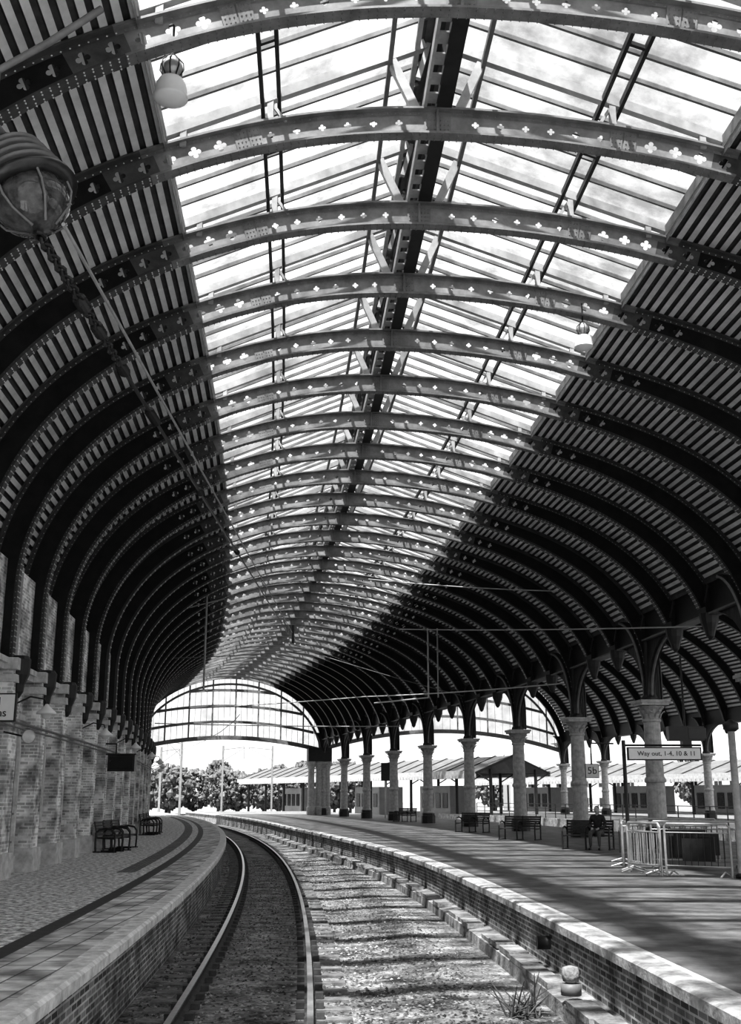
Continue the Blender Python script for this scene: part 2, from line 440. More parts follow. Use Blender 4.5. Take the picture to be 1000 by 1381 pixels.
# ------------------------------------------------------------------ glazing lantern
def eave(d,side,Cf,Lf,Rf,zs,b,u):
    C=Cf(d);a=(C-Lf(d)) if side<0 else (Rf(d)-C); b=b(d)
    t_=math.asin(u); nx,nz=u/a,math.cos(t_)/b; l=math.hypot(nx,nz)
    tt=rdepth(u)+.1
    return C+side*(a*u+nx/l*tt), zs+b*math.cos(t_)+nz/l*tt
def glazing(pref,RDl,Cf,Lf,Rf,zs,b,ul,ur,rise,nb,full):
    root=newobj(pref,None)
    zt=lambda d:zs+b(d)+.4
    zr=lambda d:zt(d)+rise
    gl=MB(); fr=MB(); st=MB()
    for side,u in((-1,ul),(1,ur)):
        sweep(gl,RDl,lambda d:[(lambda e:(e[0]+side*.25,e[1]+.16))(eave(d,side,Cf,Lf,Rf,zs,b,u)),(Cf(d)+side*.18,zr(d))],0)
        sweep(fr,RDl,lambda d:[(lambda e:(e[0],e[1]-.18))(eave(d,side,Cf,Lf,Rf,zs,b,u)),(lambda e:(e[0],e[1]+.16))(eave(d,side,Cf,Lf,Rf,zs,b,u))],0)
        for d0,d1 in zip(RDl,RDl[1:]):
            for i in range(nb):
                d=d0+(d1-d0)*i/nb; e=eave(d,side,Cf,Lf,Rf,zs,b,u)
                A=pt(d,e[0]+side*.25,e[1]+.16); B=pt(d,Cf(d)+side*.18,zr(d))
                if i==0: st.beam(A-Vector((0,0,.12)),B-Vector((0,0,.12)),.12,.16,0)
                else: fr.beam(A-Vector((0,0,.03)),B-Vector((0,0,.03)),.05,.08,0)
            pr=[]
            for dd in(d0,d1):
                e=eave(dd,side,Cf,Lf,Rf,zs,b,u); A=Vector((e[0]+side*.25,e[1]+.16)); B=Vector((Cf(dd)+side*.18,zr(dd)))
                pr.append((A,B))
            for q,off,w in((.40,-.16,.06),(.46,-.16,.06),(.97,-.14,.08),(.03,-.1,.07)):
                P=[pt(dd,*(lambda v:(v.x,v.y+off))(ab[0].lerp(ab[1],q))) for dd,ab in zip((d0,d1),pr)]
                st.beam(P[0],P[1],w,.11,1 if .3<q<.6 else 0)
            if full:
                for f in(.5,1):
                    dd=d0+(d1-d0)*f; vv=[]
                    for q in(.40,.46):
                        a0=pr[0][0].lerp(pr[0][1],q); a1=pr[1][0].lerp(pr[1][1],q); v=a0.lerp(a1,f); vv.append(pt(dd,v.x,v.y-.16))
                    st.beam(vv[0],vv[1],.06,.06,1)
        if full:
            for d in RDl:
                C=Cf(d); e=eave(d,side,Cf,Lf,Rf,zs,b,u); A=Vector((e[0]+side*.25,e[1]+.16)); B=Vector((C+side*.18,zr(d)))
                a=(C-Lf(d)) if side<0 else (Rf(d)-C)
                def ribtop(o):
                    uu=(o-C)/a; return zs+b(d)*math.sqrt(1-uu*uu)+.42
                v=A.lerp(B,.43); st.beam(pt(d,v.x,ribtop(v.x)),pt(d,v.x,v.y-.15),.1,.1,0)
                st.beam(pt(d,v.x-.25*side,ribtop(v.x)+.02),pt(d,v.x,v.y-.2),.05,.05,0)
                v=A.lerp(B,.12); st.beam(pt(d,v.x,ribtop(v.x)-.05),pt(d,v.x,v.y-.1),.1,.1,0)
                st.beam(pt(d,C+side*.34,ribtop(C)),pt(d,C+side*.72,zr(d)-.45),.12,.14,0)
                st.beam(pt(d,C+side*.30,zr(d)-.75),pt(d,C+side*.12,zr(d)-.1),.08,.08,0)
    if full:
        for d0,d1 in zip(RDl,RDl[1:]):
            for o,w,h,dz,m in((.10,.24,.16,.10,1),(-.2,.05,.2,.12,0),(0,.16,.2,rise-.12,1)):
                st.beam(pt(d0,Cf(d0)+o,zt(d0)+dz),pt(d1,Cf(d1)+o,zt(d1)+dz),w,h,m)
            for i in range(6):
                d=d0+(d1-d0)*(i+.5)/6; N,t=axes(d); st.box(pt(d,Cf(d)-.1,zt(d)+.1),(.2,.26,.03),0,(N,t,Vector((0,0,1))))
            for sd in(-1,1):
                st.beam(pt(d0,Cf(d0)+sd*.75,zr(d0)-.5),pt(d1,Cf(d1)+sd*.75,zr(d1)-.5),.07,.1,2)
                dm=(d0+d1)/2
                st.beam(pt(d0,Cf(d0)+sd*.3,zt(d0)+.1),pt(dm,Cf(dm)+sd*.12,zr(dm)-.2),.05,.05,1)
    sweep(fr,RDl,lambda d:[(Cf(d)-.25,zr(d)-.02),(Cf(d),zr(d)+.06),(Cf(d)+.25,zr(d)-.02)],0)
    gl.obj('glass',[M_glass],parent=root); fr.obj('bars',[M_bar],parent=root); st.obj('frame',[M_lightpaint,M_dark,M_mid],parent=root)
glazing('skylight',RD,oC,oL,oR,ZS,BR,UL,UR,1.35,5,True)
glazing('skylight',RD2,C2,lambda d:oR(d)+.35,oR2,6,B9,.45,.45,1.2,3,False)
# ------------------------------------------------------------------ columns + girder
def column_mesh():
    mb=MB()
    mb.lathe([(.46,0),(.46,.45),(.42,.52),(.42,.62)],(0,0,0),8,1)
    mb.lathe([(.36,.62),(.38,.68),(.34,.74),(.325,.8),(.32,2.1),(.36,2.12),(.37,2.2),(.34,2.26),(.31,2.3),(.285,4.15),(.33,4.18),(.33,4.24),(.28,4.28),(.30,4.38),(.36,4.55),(.46,4.7),(.40,4.72)],(0,0,0),20,0)
    for i in range(10):
        a=2*math.pi*i/10
        for (zz,rr,h) in((4.27,.30,.26),(4.42,.34,.26)):
            aa=a+(.31 if zz>4.3 else 0)
            c=Vector((math.cos(aa),math.sin(aa),0)); s_=Vector((-c.y,c.x,0))
            P=[c*rr+Vector((0,0,zz)),c*(rr+.06)+Vector((0,0,zz+h*.6)),c*(rr+.17)+Vector((0,0,zz+h)),c*(rr+.19)+Vector((0,0,zz+h*.82))]
            wd=[.05,.09,.06,.02]
            vs=[]
            for p,w in zip(P,wd): vs+= [p-s_*w,p+s_*w]
            mb.add(vs,[(0,1,3,2),(2,3,5,4),(4,5,7,6)],0)
    mb.box((0,0,4.77),(.98,.98,.09),0); mb.box((0,0,4.86),(1.08,1.08,.09),0)
    mb.lathe([(.30,4.9),(.30,5.0),(.24,5.1),(.22,ZG)],(0,0,0),12,2)
    return mb
def spandrel(mb,dirv,z0,z1,th,w):
    n=12; pts=[]
    for i in range(n+1):
        a=math.pi/2*i/n
        pts.append((.2+w*(1-math.cos(a)),z0+(z1-z0)*math.sin(a)))
    perp=Vector((-dirv.y,dirv.x,0)); vs=[];fs=[]
    for x,z in pts:
        for s_ in(-1,1):
            vs.append(dirv*x+perp*(s_*th)+Vector((0,0,z)))
            vs.append(dirv*x+perp*(s_*th*.5)+Vector((0,0,z1+.02)))
    for i in range(n):
        a=i*4;b=a+4
        fs+= [(a,b,b+1,a+1),(a+2,a+3,b+3,b+2),(a,a+2,b+2,b)]
    mb.add(vs,fs,2)
    mb.tube([dirv*(x+.0)+Vector((0,0,z-.02)) for x,z in pts],.05,6,3)
CM=column_mesh()
for dv in(Vector((0,1,0)),Vector((0,-1,0))): spandrel(CM,dv,5.0,ZG,.14,2.6)
for dv in(Vector((1,0,0)),Vector((-1,0,0))): spandrel(CM,dv,5.0,ZG+.6,.12,.8)
first=None
for row,of in(('a',oR),('b',oR2)):
    for k,d in ribs:
        if k%3 or (row=='b' and k<6): continue
        P=pt(d,of(d)+(.15 if row=='a' else 0),0); rz=math.atan2(-sl(d),1)
        if first is None:
            ob=CM.obj('iron_column',[M_col,M_plinth,M_dark,M_mid],False,None,P,rz); me=ob.data; first=1
        else: newobj('iron_column',me,None,P,rz)
mb=MB()
for row,of in((0,oR),(1,oR2)):
    rr=[d for k,d in ribs if (row==0 or k>=2)]
    f=lambda d:of(d)+.15
    sweep(mb,rr,lambda d:rect(f(d)-.06,f(d)+.06,ZG,8.1),0,True)
    sweep(mb,rr,lambda d:rect(f(d)-.22,f(d)+.22,ZG-.06,ZG),2,True)
    for k,d in ribs:
        if row and k<2: continue
        N,t=axes(d)
        mb.box(pt(d,f(d),7.5),(.4,.08,.9),0,(N,t,Vector((0,0,1))))
        if k%3:
            mb.lathe([(.04,6.25),(.12,6.35),(.16,6.5),(.26,6.75),(.3,ZG)],pt(d,f(d)-.1,0),10,0)
mb.obj('valley_girder',[M_dark,M_rib,M_mid])
mb=MB()
N,t=axes(DEND)
for q in(-1.1,0,1.1):
    P=pt(DEND,oR(DEND)-.3+q*.7,0)
    mb.lathe([(.42,0),(.42,.7),(.33,.8),(.30,4.2),(.42,4.6),(.5,4.7),(.5,4.95)],P,12,0)
mb.box(pt(DEND,oR(DEND)-.3,5.6),(2.3,.9,1.3),1,(N,t,Vector((0,0,1))))
mb.obj('end_pier',[M_col,M_dark])
# ------------------------------------------------------------------ left wall
WO=lambda d:oL(d)-.25
ws=frange(-2,DEND,SP/2)
mb=MB(); sweep(mb,ws,lambda d:rect(WO(d)-.4,WO(d),0,6.6),0,True)
mb.obj('wall_left',[M_brick])
mb=MB()
for a,z0,z1 in((.22,4.18,4.3),(.30,4.3,4.42),(.1,3.3,3.42),(.12,0,.35)):
    sweep(mb,ws,lambda d:rect(WO(d),WO(d)+a,z0,z1),0,True)
mb.obj('trim_cornice_left',[M_stone])
mb=MB(); pipes=MB(); corb=MB(); win=MB(); wl=MB()
for k,d in ribs:
    N,t=axes(d); ax=(N,t,Vector((0,0,1))); w0=WO(d)
    mb.box(pt(d,w0+.2,2.1),(.4,.75,4.2),0,ax)
    mb.box(pt(d,w0+.22,.25),(.5,.9,.5),1,ax)
    mb.box(pt(d,w0+.22,4.0),(.5,.88,.16),1,ax)
    mb.box(pt(d,w0+.22,4.3),(.54,.92,.24),1,ax)
    corb.lathe([(.03,3.62),(.1,3.75),(.12,3.9),(.2,4.1),(.22,4.42),(.16,4.5)],pt(d,w0+.44,0),10,0)
    pp=pt(d+.62,w0+.14,0)
    pipes.tube([pp,pp+Vector((0,0,4.15)),pp+Vector((0,0,6.4))],.08,10,0)
    for z in(.6,2.2,3.8,5.4): pipes.lathe([(.1,z),(.1,z+.1)],pp,10,0)
    if k%3==1 and k>2:   # swan-neck wall lamps
        b0=pt(d,w0+.4,3.5); wl.tube([b0,b0+N*.3+Vector((0,0,.15)),b0+N*.6+Vector((0,0,.1)),b0+N*.65+Vector((0,0,-.05))],.02,6,0)
        wl.lathe([(.03,.05),(.06,0),(.2,-.12),(.21,-.16),(.12,-.15),(.08,-.24),(.02,-.26)],b0+N*.65+Vector((0,0,-.05)),12,1)
    dm=d+SP/2; N,t=axes(dm); ax=(N,t,Vector((0,0,1))); w1=WO(dm)
    w=.7; zb=1.0 if k%4 else .05; zt=2.5
    win.box(pt(dm,w1+.015,(zb+zt)/2),(.03,w*2,zt-zb),1,ax)
    vs=[pt(dm,w1+.03,zt)]; n=12
    for i in range(n+1):
        a=math.pi*i/n; vs.append(pt(dm,w1+.03,zt)+t*(w*math.cos(a))+Vector((0,0,w*math.sin(a))))
    win.add(vs,[(0,i+1,i+2) for i in range(n)],1)
    path=[pt(dm,w1+.04,zb)+t*w]+[pt(dm,w1+.04,zt)+t*(w*math.cos(math.pi*i/n))+Vector((0,0,w*math.sin(math.pi*i/n))) for i in range(n+1)]+[pt(dm,w1+.04,zb)-t*w]
    win.tube(path,.08,6,0)
    if k%4: win.box(pt(dm,w1+.1,zb-.05),(.24,w*2+.3,.12),0,ax)
    win.box(pt(dm,w1+.05,(zb+zt)/2+.2),(.05,.05,zt-zb+.4),2,ax)
    for z in(zb+.6,zb+1.2):
        if z<zt: win.box(pt(dm,w1+.05,z),(.05,w*2,.04),2,ax)
mb.obj('wall_pier_row',[M_brick,M_stone]); corb.obj('rib_corbel_row',[M_dark]); pipes.obj('drainpipe_row',[M_col],True); win.obj('window_row',[M_stone,M_window,M_mid]); wl.obj('wall_lamp_row',[M_dark,M_white2],True)
mb=MB()
mb.tube([pt(d,WO(d)+.52,3.1) for d in frange(5,104,2)],.03,6,0)
mb.tube([pt(d,WO(d)+.52,3.0) for d in frange(5,104,2)],.02,6,0)
mb.obj('wall_conduit',[M_mid])
# ------------------------------------------------------------------ gable end screens
def gable(name,d,C,L,R,zs,b,zlow,zmid,bars,vstep):
    mb=MB(); n=64
    def up(o):
        a=(C-L) if o<C else (R-C); u=(o-C)/a; return zs+b*math.sqrt(max(0,1-u*u))
    def lo(o):
        m=(L+R)/2; h=(R-L)/2; return zlow+(zmid-zlow)*(1-((o-m)/h)**2)
    os_=[L+(R-L)*i/n for i in range(n+1)]
    for a,bb in zip(os_,os_[1:]):
        za,zb,zc,zd=lo(a),lo(bb),max(lo(bb),up(bb)),max(lo(a),up(a))
        mb.add([pt(d,a,za),pt(d,bb,zb),pt(d,bb,zc),pt(d,a,zd)],[(0,1,2,3)],0)
        mb.beam(pt(d,a,za),pt(d,bb,zb),.25,.38,1)
        mb.beam(pt(d,a,up(a)-.9),pt(d,bb,up(bb)-.9),.12,.2,1)
    for f in bars:
        for a,bb in zip(os_,os_[1:]):
            z1=lo(a)+(zs+b-zmid)*f; z2=lo(bb)+(zs+b-zmid)*f
            if z1<up(a)-.9 and z2<up(bb)-.9: mb.beam(pt(d,a,z1),pt(d,bb,z2),.16,.24,1)
    o=L+vstep; i=0
    while o<R:
        w=.03+.1*(i%4==0)
        if up(o)>lo(o)+.3: mb.beam(pt(d,o,lo(o)),pt(d,o,up(o)),w,w,1)
        o+=vstep; i+=1
    mb.obj(name,[M_screen,M_mid])
d=DEND+.3
gable('gable_screen',d,oC(d),oL(d),oR(d),ZS,BR(d)+.4,6.0,7.1,(.25,.5,.75),.55)
gable('gable_screen',d,C2(d),oR(d)+.3,oR2(d),6,9.4,6.2,8.0,(.2,.45,.7),.8)
# ------------------------------------------------------------------ lamps in roof
def pendant(name,P,s=1.0,stem=1.3):
    mb=MB()
    mb.tube([(0,0,.6),(0,0,stem)],.02,6,0)
    mb.lathe([(.03,.66),(.1,.62),(.17,.5),(.19,.42),(.16,.33),(.1,.27),(.12,.24)],(0,0,0),16,1)
    for i in range(8):
        a=i*math.pi/4; mb.tube([(math.cos(a)*.05,math.sin(a)*.05,.68),(math.cos(a)*.19,math.sin(a)*.19,.52),(math.cos(a)*.2,math.sin(a)*.2,.4),(math.cos(a)*.12,math.sin(a)*.12,.25)],.012,5,0)
    mb.lathe([(.12,.24),(.2,.2),(.25,.1),(.27,.0),(.27,-.12),(.29,-.14),(.25,-.17),(.15,-.22),(.01,-.24)],(0,0,0),20,2)
    o=mb.obj(name,[M_dark,M_steel,M_white2],True,None,P); o.scale=(s,s,s)
pendant('pendant_lamp',(-2.67,13.0,10.75),.8)
pendant('pendant_lamp',(4.43,21.5,10.75),.68)
# ------------------------------------------------------------------ big station lantern upper left
mb=MB()
tilt=Vector((.45,-.1,-1)).normalized(); X=tilt.cross(Vector((0,1,0))).normalized(); Y=tilt.cross(X)
ax=(X,Y,-tilt)
mb.lathe([(.03,.62),(.07,.58),(.1,.5),(.16,.46),(.18,.3),(.26,.25),(.30,.12),(.34,0),(.44,-.05),(.45,-.1),(.34,-.12)],(0,0,0),28,0,ax)
mb.lathe([(.33,-.12),(.34,-.2),(.30,-.34),(.2,-.44),(.1,-.48),(.02,-.49)],(0,0,0),28,1,ax)
for q in(.05,.16,.27,.36): mb.lathe([(.37-.35*q,q),(.41-.35*q,q+.015),(.37-.35*q,q+.03)],(0,0,0),28,2,ax)
for i in range(6):
    a=i*math.pi/3; c=X*math.cos(a)+Y*math.sin(a)
    mb.tube([c*.36+tilt*.12,c*.36+tilt*.24,c*.3+tilt*.37,c*.12+tilt*.5],.012,5,2)
mb.tube([-tilt*.58,Vector((-.4,.1,.75)),Vector((-.35,0,1.2)),Vector((.1,0,1.5)),Vector((.55,.1,1.95))],.035,8,2)
mb.tube([Vector((-.9,.1,.55)),Vector((-.4,.1,.75))],.03,8,2)
mb.obj('station_lantern',[M_lant,noisy('smoked_glass',.02,.12,9,.06),M_mid],True,None,(-3.12,9.0,6.95))
mb=MB()
def insul(p,dirv,n=3,r=.05):
    d_=dirv.normalized(); X=d_.cross(Vector((0,1,.1))).normalized(); Y=d_.cross(X)
    for i in range(n): mb.lathe([(.015,-.05),(r,0),(r*.8,.02),(.015,.04)],Vector(p)+d_*(i*.08),10,1,(X,Y,d_))
A=Vector((-2.95,9.0,6.45)); B=Vector((-5.2,70,11.6)); D=(B-A)
for i in range(30):
    P=A+D*(i*.0021); X=D.normalized(); Z=Vector((0,0,1)) if i%2 else Vector((1,0,0))
    mb.tube([P+X*(.09*math.cos(a))+Z*(.045*math.sin(a)) for a in [j*math.pi/4 for j in range(8)]],.018,5,1,True)
mb.tube([A+D*.06,B],.028,6,1); mb.tube([A+Vector((.2,0,.12)),B+Vector((.25,0,.1))],.02,6,0)
for f in(.026,.04,.064,.1,.106,.2,.35): insul(A+D*f,D,4,.075)
mb.tube([B,B+Vector((0,0,1.2))],.03,6,0)
mb.tube([B+Vector((.3,0,-.6)),B+Vector((.3,0,.6))],.08,8,1)
mb.obj('overhead_cable',[M_lightpaint,M_black])
def wire(name,pts,r=.022,mat=None):
    mb=MB(); out=[]
    for a,b in zip(pts,pts[1:]):
        a=Vector(a);b=Vector(b)
        for i in range(12):
            f=i/12; p=a.lerp(b,f); p.z-=.3*f*(1-f); out.append(p)
    out.append(Vector(pts[-1])); mb.tube(out,r,5,0); mb.obj(name,[mat or M_wire])
wire('span_wire',[pt(78,-5.3,7.4),pt(60,6,6.9),pt(46,12.6,6.3)],.03)
wire('span_wire',[(1.6,60,10.45),(10.2,34,6.7)],.025)
wire('span_wire',[pt(44,4,10.2),pt(41,11,9.3)],.022)
wire('span_wire',[pt(78,-5.4,6.5),pt(78,11.8,6.5)],.035)
wire('span_wire',[pt(62,-5.3,9.0),pt(62,3,9.6),pt(62,12,7.2)],.025,M_mid)
wire('contact_wire',[pt(d,-.2,6.6) for d in range(70,131,12)],.025,M_mid)
mb=MB(); mb.tube([(3.0,58,10.2),(3.0,58,6.6)],.05,6,0); mb.tube([(3.0,58,6.6),(0.2,59,6.4)],.04,6,0); mb.tube([(3.5,58,10.2),(3.5,58,6.6)],.04,6,0); mb.obj('catenary_dropper',[M_wire])
mb=MB(); P=pt(50,-2.6,0); mb.tube([P+Vector((0,0,10.9)),P+Vector((0,0,6.2))],.05,6,0); mb.tube([P+Vector((-.8,0,9.9)),P+Vector((.8,0,10.3))],.03,6,0); mb.obj('catenary_dropper',[M_lightpaint])
# ------------------------------------------------------------------ benches
def bench_mesh():
    mb=MB(); w=1.5
    for x in(-w/2,0,w/2):
        path=[(x,-.28,0),(x,-.3,.3),(x,-.29,.55),(x,-.2,.66),(x,0,.7),(x,.2,.66),(x,.3,.56),(x,.3,.3),(x,.28,0)]
        mb.tube(path,.03,8,0)
        mb.tube([(x,-.28,.4),(x,.25,.42),(x,.36,.9)],.025,8,0)
        mb.tube([(x,-.36,.02),(x,.36,.02)],.02,6,0)
    for i in range(6): mb.box((0,-.24+i*.09,.43),(w,.07,.03),1)
    for i in range(5): mb.box((0,.285+i*.018,.52+i*.085),(w,.025,.07),1)
    return mb
BM=None
def bench(P,rz):
    global BM
    if BM is None:
        m=bench_mesh(); o=m.obj('platform_bench',[M_dark,noisy('bench_slat',.03,.07,8,.5)],False,None,P,rz); BM=o.data
    else: newobj('platform_bench',BM,None,P,rz)
bench((6.95,37,0),-math.radians(25)); bench((5.85,45.3,0),-math.radians(30)); bench((4.85,55,0),-math.radians(35)); bench((2.35,79,0),-math.radians(40))
bench(pt(36,-4.75,0),math.radians(85)); bench(pt(38.2,-4.75,0),math.radians(85)); bench(pt(52,-4.75,0),math.radians(90)); bench(pt(54.5,-4.75,0),math.radians(92))
# ------------------------------------------------------------------ seated person
def person(P,rz):
    root=bpy.data.objects.new('seated_person',None); col.objects.link(root); root.location=P; root.rotation_euler=(0,0,rz)
    V=[];E=[];R=[]
    def chain(pts,rs,start=None):
        idx=[] if start is None else [start]
        for p,r in zip(pts,rs):
            V.append(p);R.append(r);idx.append(len(V)-1)
        for a,b in zip(idx,idx[1:]): E.append((a,b))
        return idx
    def skinobj(name,mat,sub=2):
        me=bpy.data.meshes.new(name); me.from_pydata(V,E,[]); me.materials.append(mat)
        o=newobj(name,me,root); s=o.modifiers.new('Skin','SKIN')
        for i,v in enumerate(me.skin_vertices[0].data):
            v.radius=(R[i],R[i]); v.use_root=(i==0)
        m=o.modifiers.new('Sub','SUBSURF'); m.levels=sub; m.render_levels=sub
        s.use_smooth_shade=True
        V.clear();E.clear();R.clear(); return o
    t=chain([(0,.02,.56),(0,.05,.72),(0,.04,.9),(0,-.0,1.03),(0,-.03,1.1)],[.15,.14,.16,.13,.06])
    for s in(-1,1):
        chain([(s*.17,.0,1.0),(s*.23,.0,.86),(s*.25,-.03,.74),(s*.2,-.2,.68),(s*.12,-.3,.66)],[.075,.058,.052,.045,.036],t[3])
    skinobj('jacket',M_cloth)
    b=chain([(0,.03,.54)],[.14])
    for s in(-1,1):
        chain([(s*.1,-.02,.53),(s*.13,-.25,.53),(s*.14,-.44,.52),(s*.14,-.46,.3),(s*.14,-.44,.1)],[.1,.085,.07,.058,.045],b[0])
    skinobj('trousers',M_jean)
    for s in(-1,1):
        chain([(s*.14,-.42,.06),(s*.15,-.52,.04),(s*.155,-.62,.035)],[.045,.045,.035]); skinobj('shoe_%s'%('l' if s<0 else 'r'),M_black,1)
        base=chain([(s*.12,-.3,.66),(s*.09,-.36,.645)],[.03,.034])
        for i,(fx,L) in enumerate(((-.027,.05),(-.009,.06),(.009,.055),(.027,.042))):
            chain([(s*.09+fx,-.39,.64),(s*.085+fx,-.39-L*.7,.63),(s*.08+fx,-.39-L,.605)],[.009,.009,.008],base[1])
        chain([(s*.055,-.34,.65),(s*.045,-.375,.64)],[.01,.009],base[0])
        skinobj('hand_%s'%('l' if s<0 else 'r'),M_skin,1)
    mb=MB()
    def ell(c,r,mat,n=14,m=10,zmin=-1):
        prof=[]
        for i in range(m+1):
            a=-math.pi/2+math.pi*i/m
            if math.sin(a)<zmin: continue
            prof.append((max(.001,math.cos(a)),math.sin(a)))
        c=Vector(c); base=len(mb.v); mb.lathe(prof,(0,0,0),n,mat)
        for i in range(base,len(mb.v)):
            v=mb.v[i]; mb.v[i]=(c.x+v[0]*r[0],c.y+v[1]*r[1],c.z+v[2]*r[2])
    ell((0,-.06,1.22),(.075,.095,.115),0); ell((0,-.035,1.245),(.083,.095,.105),1,zmin=-.15)
    ell((0,-.158,1.205),(.012,.018,.02),0); ell((0,-.145,1.165),(.025,.008,.006),1)
    for s in(-1,1): ell((s*.03,-.147,1.228),(.011,.006,.006),1); ell((s*.077,-.055,1.215),(.01,.02,.03),0)
    mb.tube([(0,-.02,1.05),(0,-.045,1.16)],.05,10,0)
    mb.obj('head',[M_skin,M_hair],True,root)
    return root
person((7.25,36.85,0),-math.radians(25))
# ------------------------------------------------------------------ barriers
def barrier(P,Q,name='pedestrian_barrier',dark=False):
    mb=MB(); P=Vector(P);Q=Vector(Q); u=(Q-P).normalized(); L=(Q-P).length; m=(P+Q)/2
    z=lambda h:Vector((0,0,h)); MM=1 if dark else 0
    mb.tube([P+z(.0),P+z(1.0),P+u*.06+z(1.06),Q-u*.06+z(1.06),Q+z(1.0),Q+z(0)],.026,8,0)
    mb.tube([P+z(.2),Q+z(.2)],.018,6,0); mb.tube([P+z(.88),Q+z(.88)],.014,6,0)
    n=int(L/.13)
    for i in range(1,n): mb.tube([P+u*(L*i/n)+z(.2),P+u*(L*i/n)+z(.88)],.01,5,MM)
    perp=Vector((-u.y,u.x,0))
    for E in(P+u*.15,Q-u*.15): mb.tube([E-perp*.28+z(.018),E+z(.1),E+perp*.28+z(.018)],.018,6,0)
    if dark: mb.box(m+z(.55)+perp*.06,(.03,L*.5,.5),1,(perp,u,Vector((0,0,1))))
    return mb.obj(name,[M_steel,M_dark])
barrier((5.95,26.6,0),(6.2,24.9,0)); barrier((6.3,24.8,0),(7.45,24.0,0),dark=True)
barrier((6.6,27.2,0),(8.6,26.8,0),dark=True); barrier((6.0,27.6,0),(6.5,30,0),dark=True); barrier((8.7,26.6,0),(8.9,24.2,0)); barrier((6.6,30.3,0),(9.0,30.0,0),dark=True)
barrier((5.75,25.9,0),(6.15,24.6,0))
mb=MB(); mb.tube([(7.62,23.9,0),(7.62,23.9,2.95)],.075,12,0); mb.lathe([(.14,0),(.14,.06),(.08,.1)],(7.62,23.9,0),12,1); mb.lathe([(.09,2.95),(.16,3.0),(.16,3.12),(.03,3.2)],(7.62,23.9,0),12,1)
mb.obj('lamp_post',[M_col,M_dark],True)
# cable reel / equipment box inside the enclosure
mb=MB(); mb.box((0,0,.4),(.9,.6,.8),0); mb.box((0,0,.83),(1.0,.7,.06),1); mb.box((-.2,-.31,.45),(.35,.02,.5),1); mb.box((.22,-.31,.45),(.35,.02,.5),1)
mb.obj('equipment_cabinet',[M_mid,M_dark],False,None,(7.6,28.3,0))
# ------------------------------------------------------------------ signs
def text(s,size,parent,loc,rot,mat,ext=.004):
    c=bpy.data.curves.new('lettering','FONT'); c.body=s; c.size=size; c.align_x='CENTER'; c.align_y='CENTER'; c.extrude=ext
    c.materials.append(mat); o=bpy.data.objects.new('lettering',c); col.objects.link(o); o.parent=parent; o.location=loc; o.rotation_euler=rot; return o
mb=MB(); mb.box((0,0,0),(1.95,.1,.34),1); mb.box((0,-.055,0),(1.88,.01,.28),0)
mb.tube([(-1.05,.05,.35),(-1.05,.05,-2.72)],.05,8,1); mb.tube([(-1.05,.05,.22),(1.0,.05,.22)],.03,6,1)
o=mb.obj('way_out_sign',[M_white2,M_dark],False,None,(7.75,30.0,2.72))
text('Way out, 1-4, 10 & 11',.17,o,(.05,-.065,0),(math.pi/2,0,0),M_black)
mb=MB(); mb.box((0,0,0),(.5,.08,.5),1); mb.box((0,-.045,0),(.46,.01,.46),0); mb.tube([(0,.02,.25),(0,.02,1.0),(.9,.3,1.0)],.03,6,1)
o=mb.obj('platform_number_sign',[M_white2,M_dark],False,None,(8.15,42,2.55)); text('5b',.36,o,(0,-.055,0),(math.pi/2,0,0),M_black)
mb=MB(); mb.box((0,0,0),(.85,.08,.5),1); mb.box((0,-.045,0),(.8,.01,.45),0); mb.tube([(-.7,.0,.2),(.4,.0,.2)],.025,6,1)
o=mb.obj('trains_sign',[M_white2,M_dark],False,None,(-6.72,20,3.15)); text('All\ntrains',.2,o,(.05,-.055,.0),(math.pi/2,0,0),M_black)
mb=MB(); mb.tube([(-.45,0,.1),(0,0,0)],.02,6,0); X=Vector((.6,-.8,0)); Y=Vector((0,0,1)); Z=X.cross(Y)
mb.lathe([(.04,-.2),(.06,-.1),(.08,0),(.13,.12),(.14,.14),(.11,.13)],(0,0,0),14,1,(Y,Z,X))
mb.obj('horn_loudspeaker',[M_dark,M_steel],True,None,(-6.75,22.2,2.75))
mb=MB(); mb.box((0,0,0),(.85,.35,.5),0); mb.box((0,-.18,0),(.72,.01,.38),1); mb.box((0,0,.27),(.95,.5,.04),0); mb.tube([(-.2,0,.27),(-.2,0,.6),(-.55,0,.6)],.03,6,0)
mb.obj('platform_monitor',[M_black,M_window],False,None,(-7.85,36,2.65))
mb=MB(); mb.box((0,0,0),(1.0,.3,.4),0); mb.box((0.3,-.16,0),(.5,.01,.3),1); mb.tube([(0,0,.2),(0,0,2.2)],.03,6,0); mb.box((.0,0,-.35),(.25,.3,.3),0)
mb.obj('departure_display',[M_black,M_window],False,None,(8.9,32,3.35))
mb=MB()
mb.tube([(0,0,0),(0,0,3.4)],.07,8,0); mb.box((0,-.1,3.6),(.45,.2,1.1),1); mb.box((0,-.2,3.6),(.7,.03,1.4),1)
for z in(3.3,3.6,3.9): mb.lathe([(.1,0),(.1,.12)],(0,-.22,z),10,1,(Vector((1,0,0)),Vector((0,0,1)),Vector((0,-1,0))))
mb.obj('railway_signal',[M_steel,M_black],False,None,(1.2,92,0))
mb=MB(); mb.lathe([(.02,0),(.09,.03),(.11,.1),(.09,.18),(.02,.2)],(0,0,0),14,0); mb.lathe([(.12,-.12),(.12,0),(.05,.01)],(0,0,0),12,1)
mb.obj('ground_lamp',[M_kerb,M_mid],True,None,pt(13.7,3.78,-.5))
mb=MB()
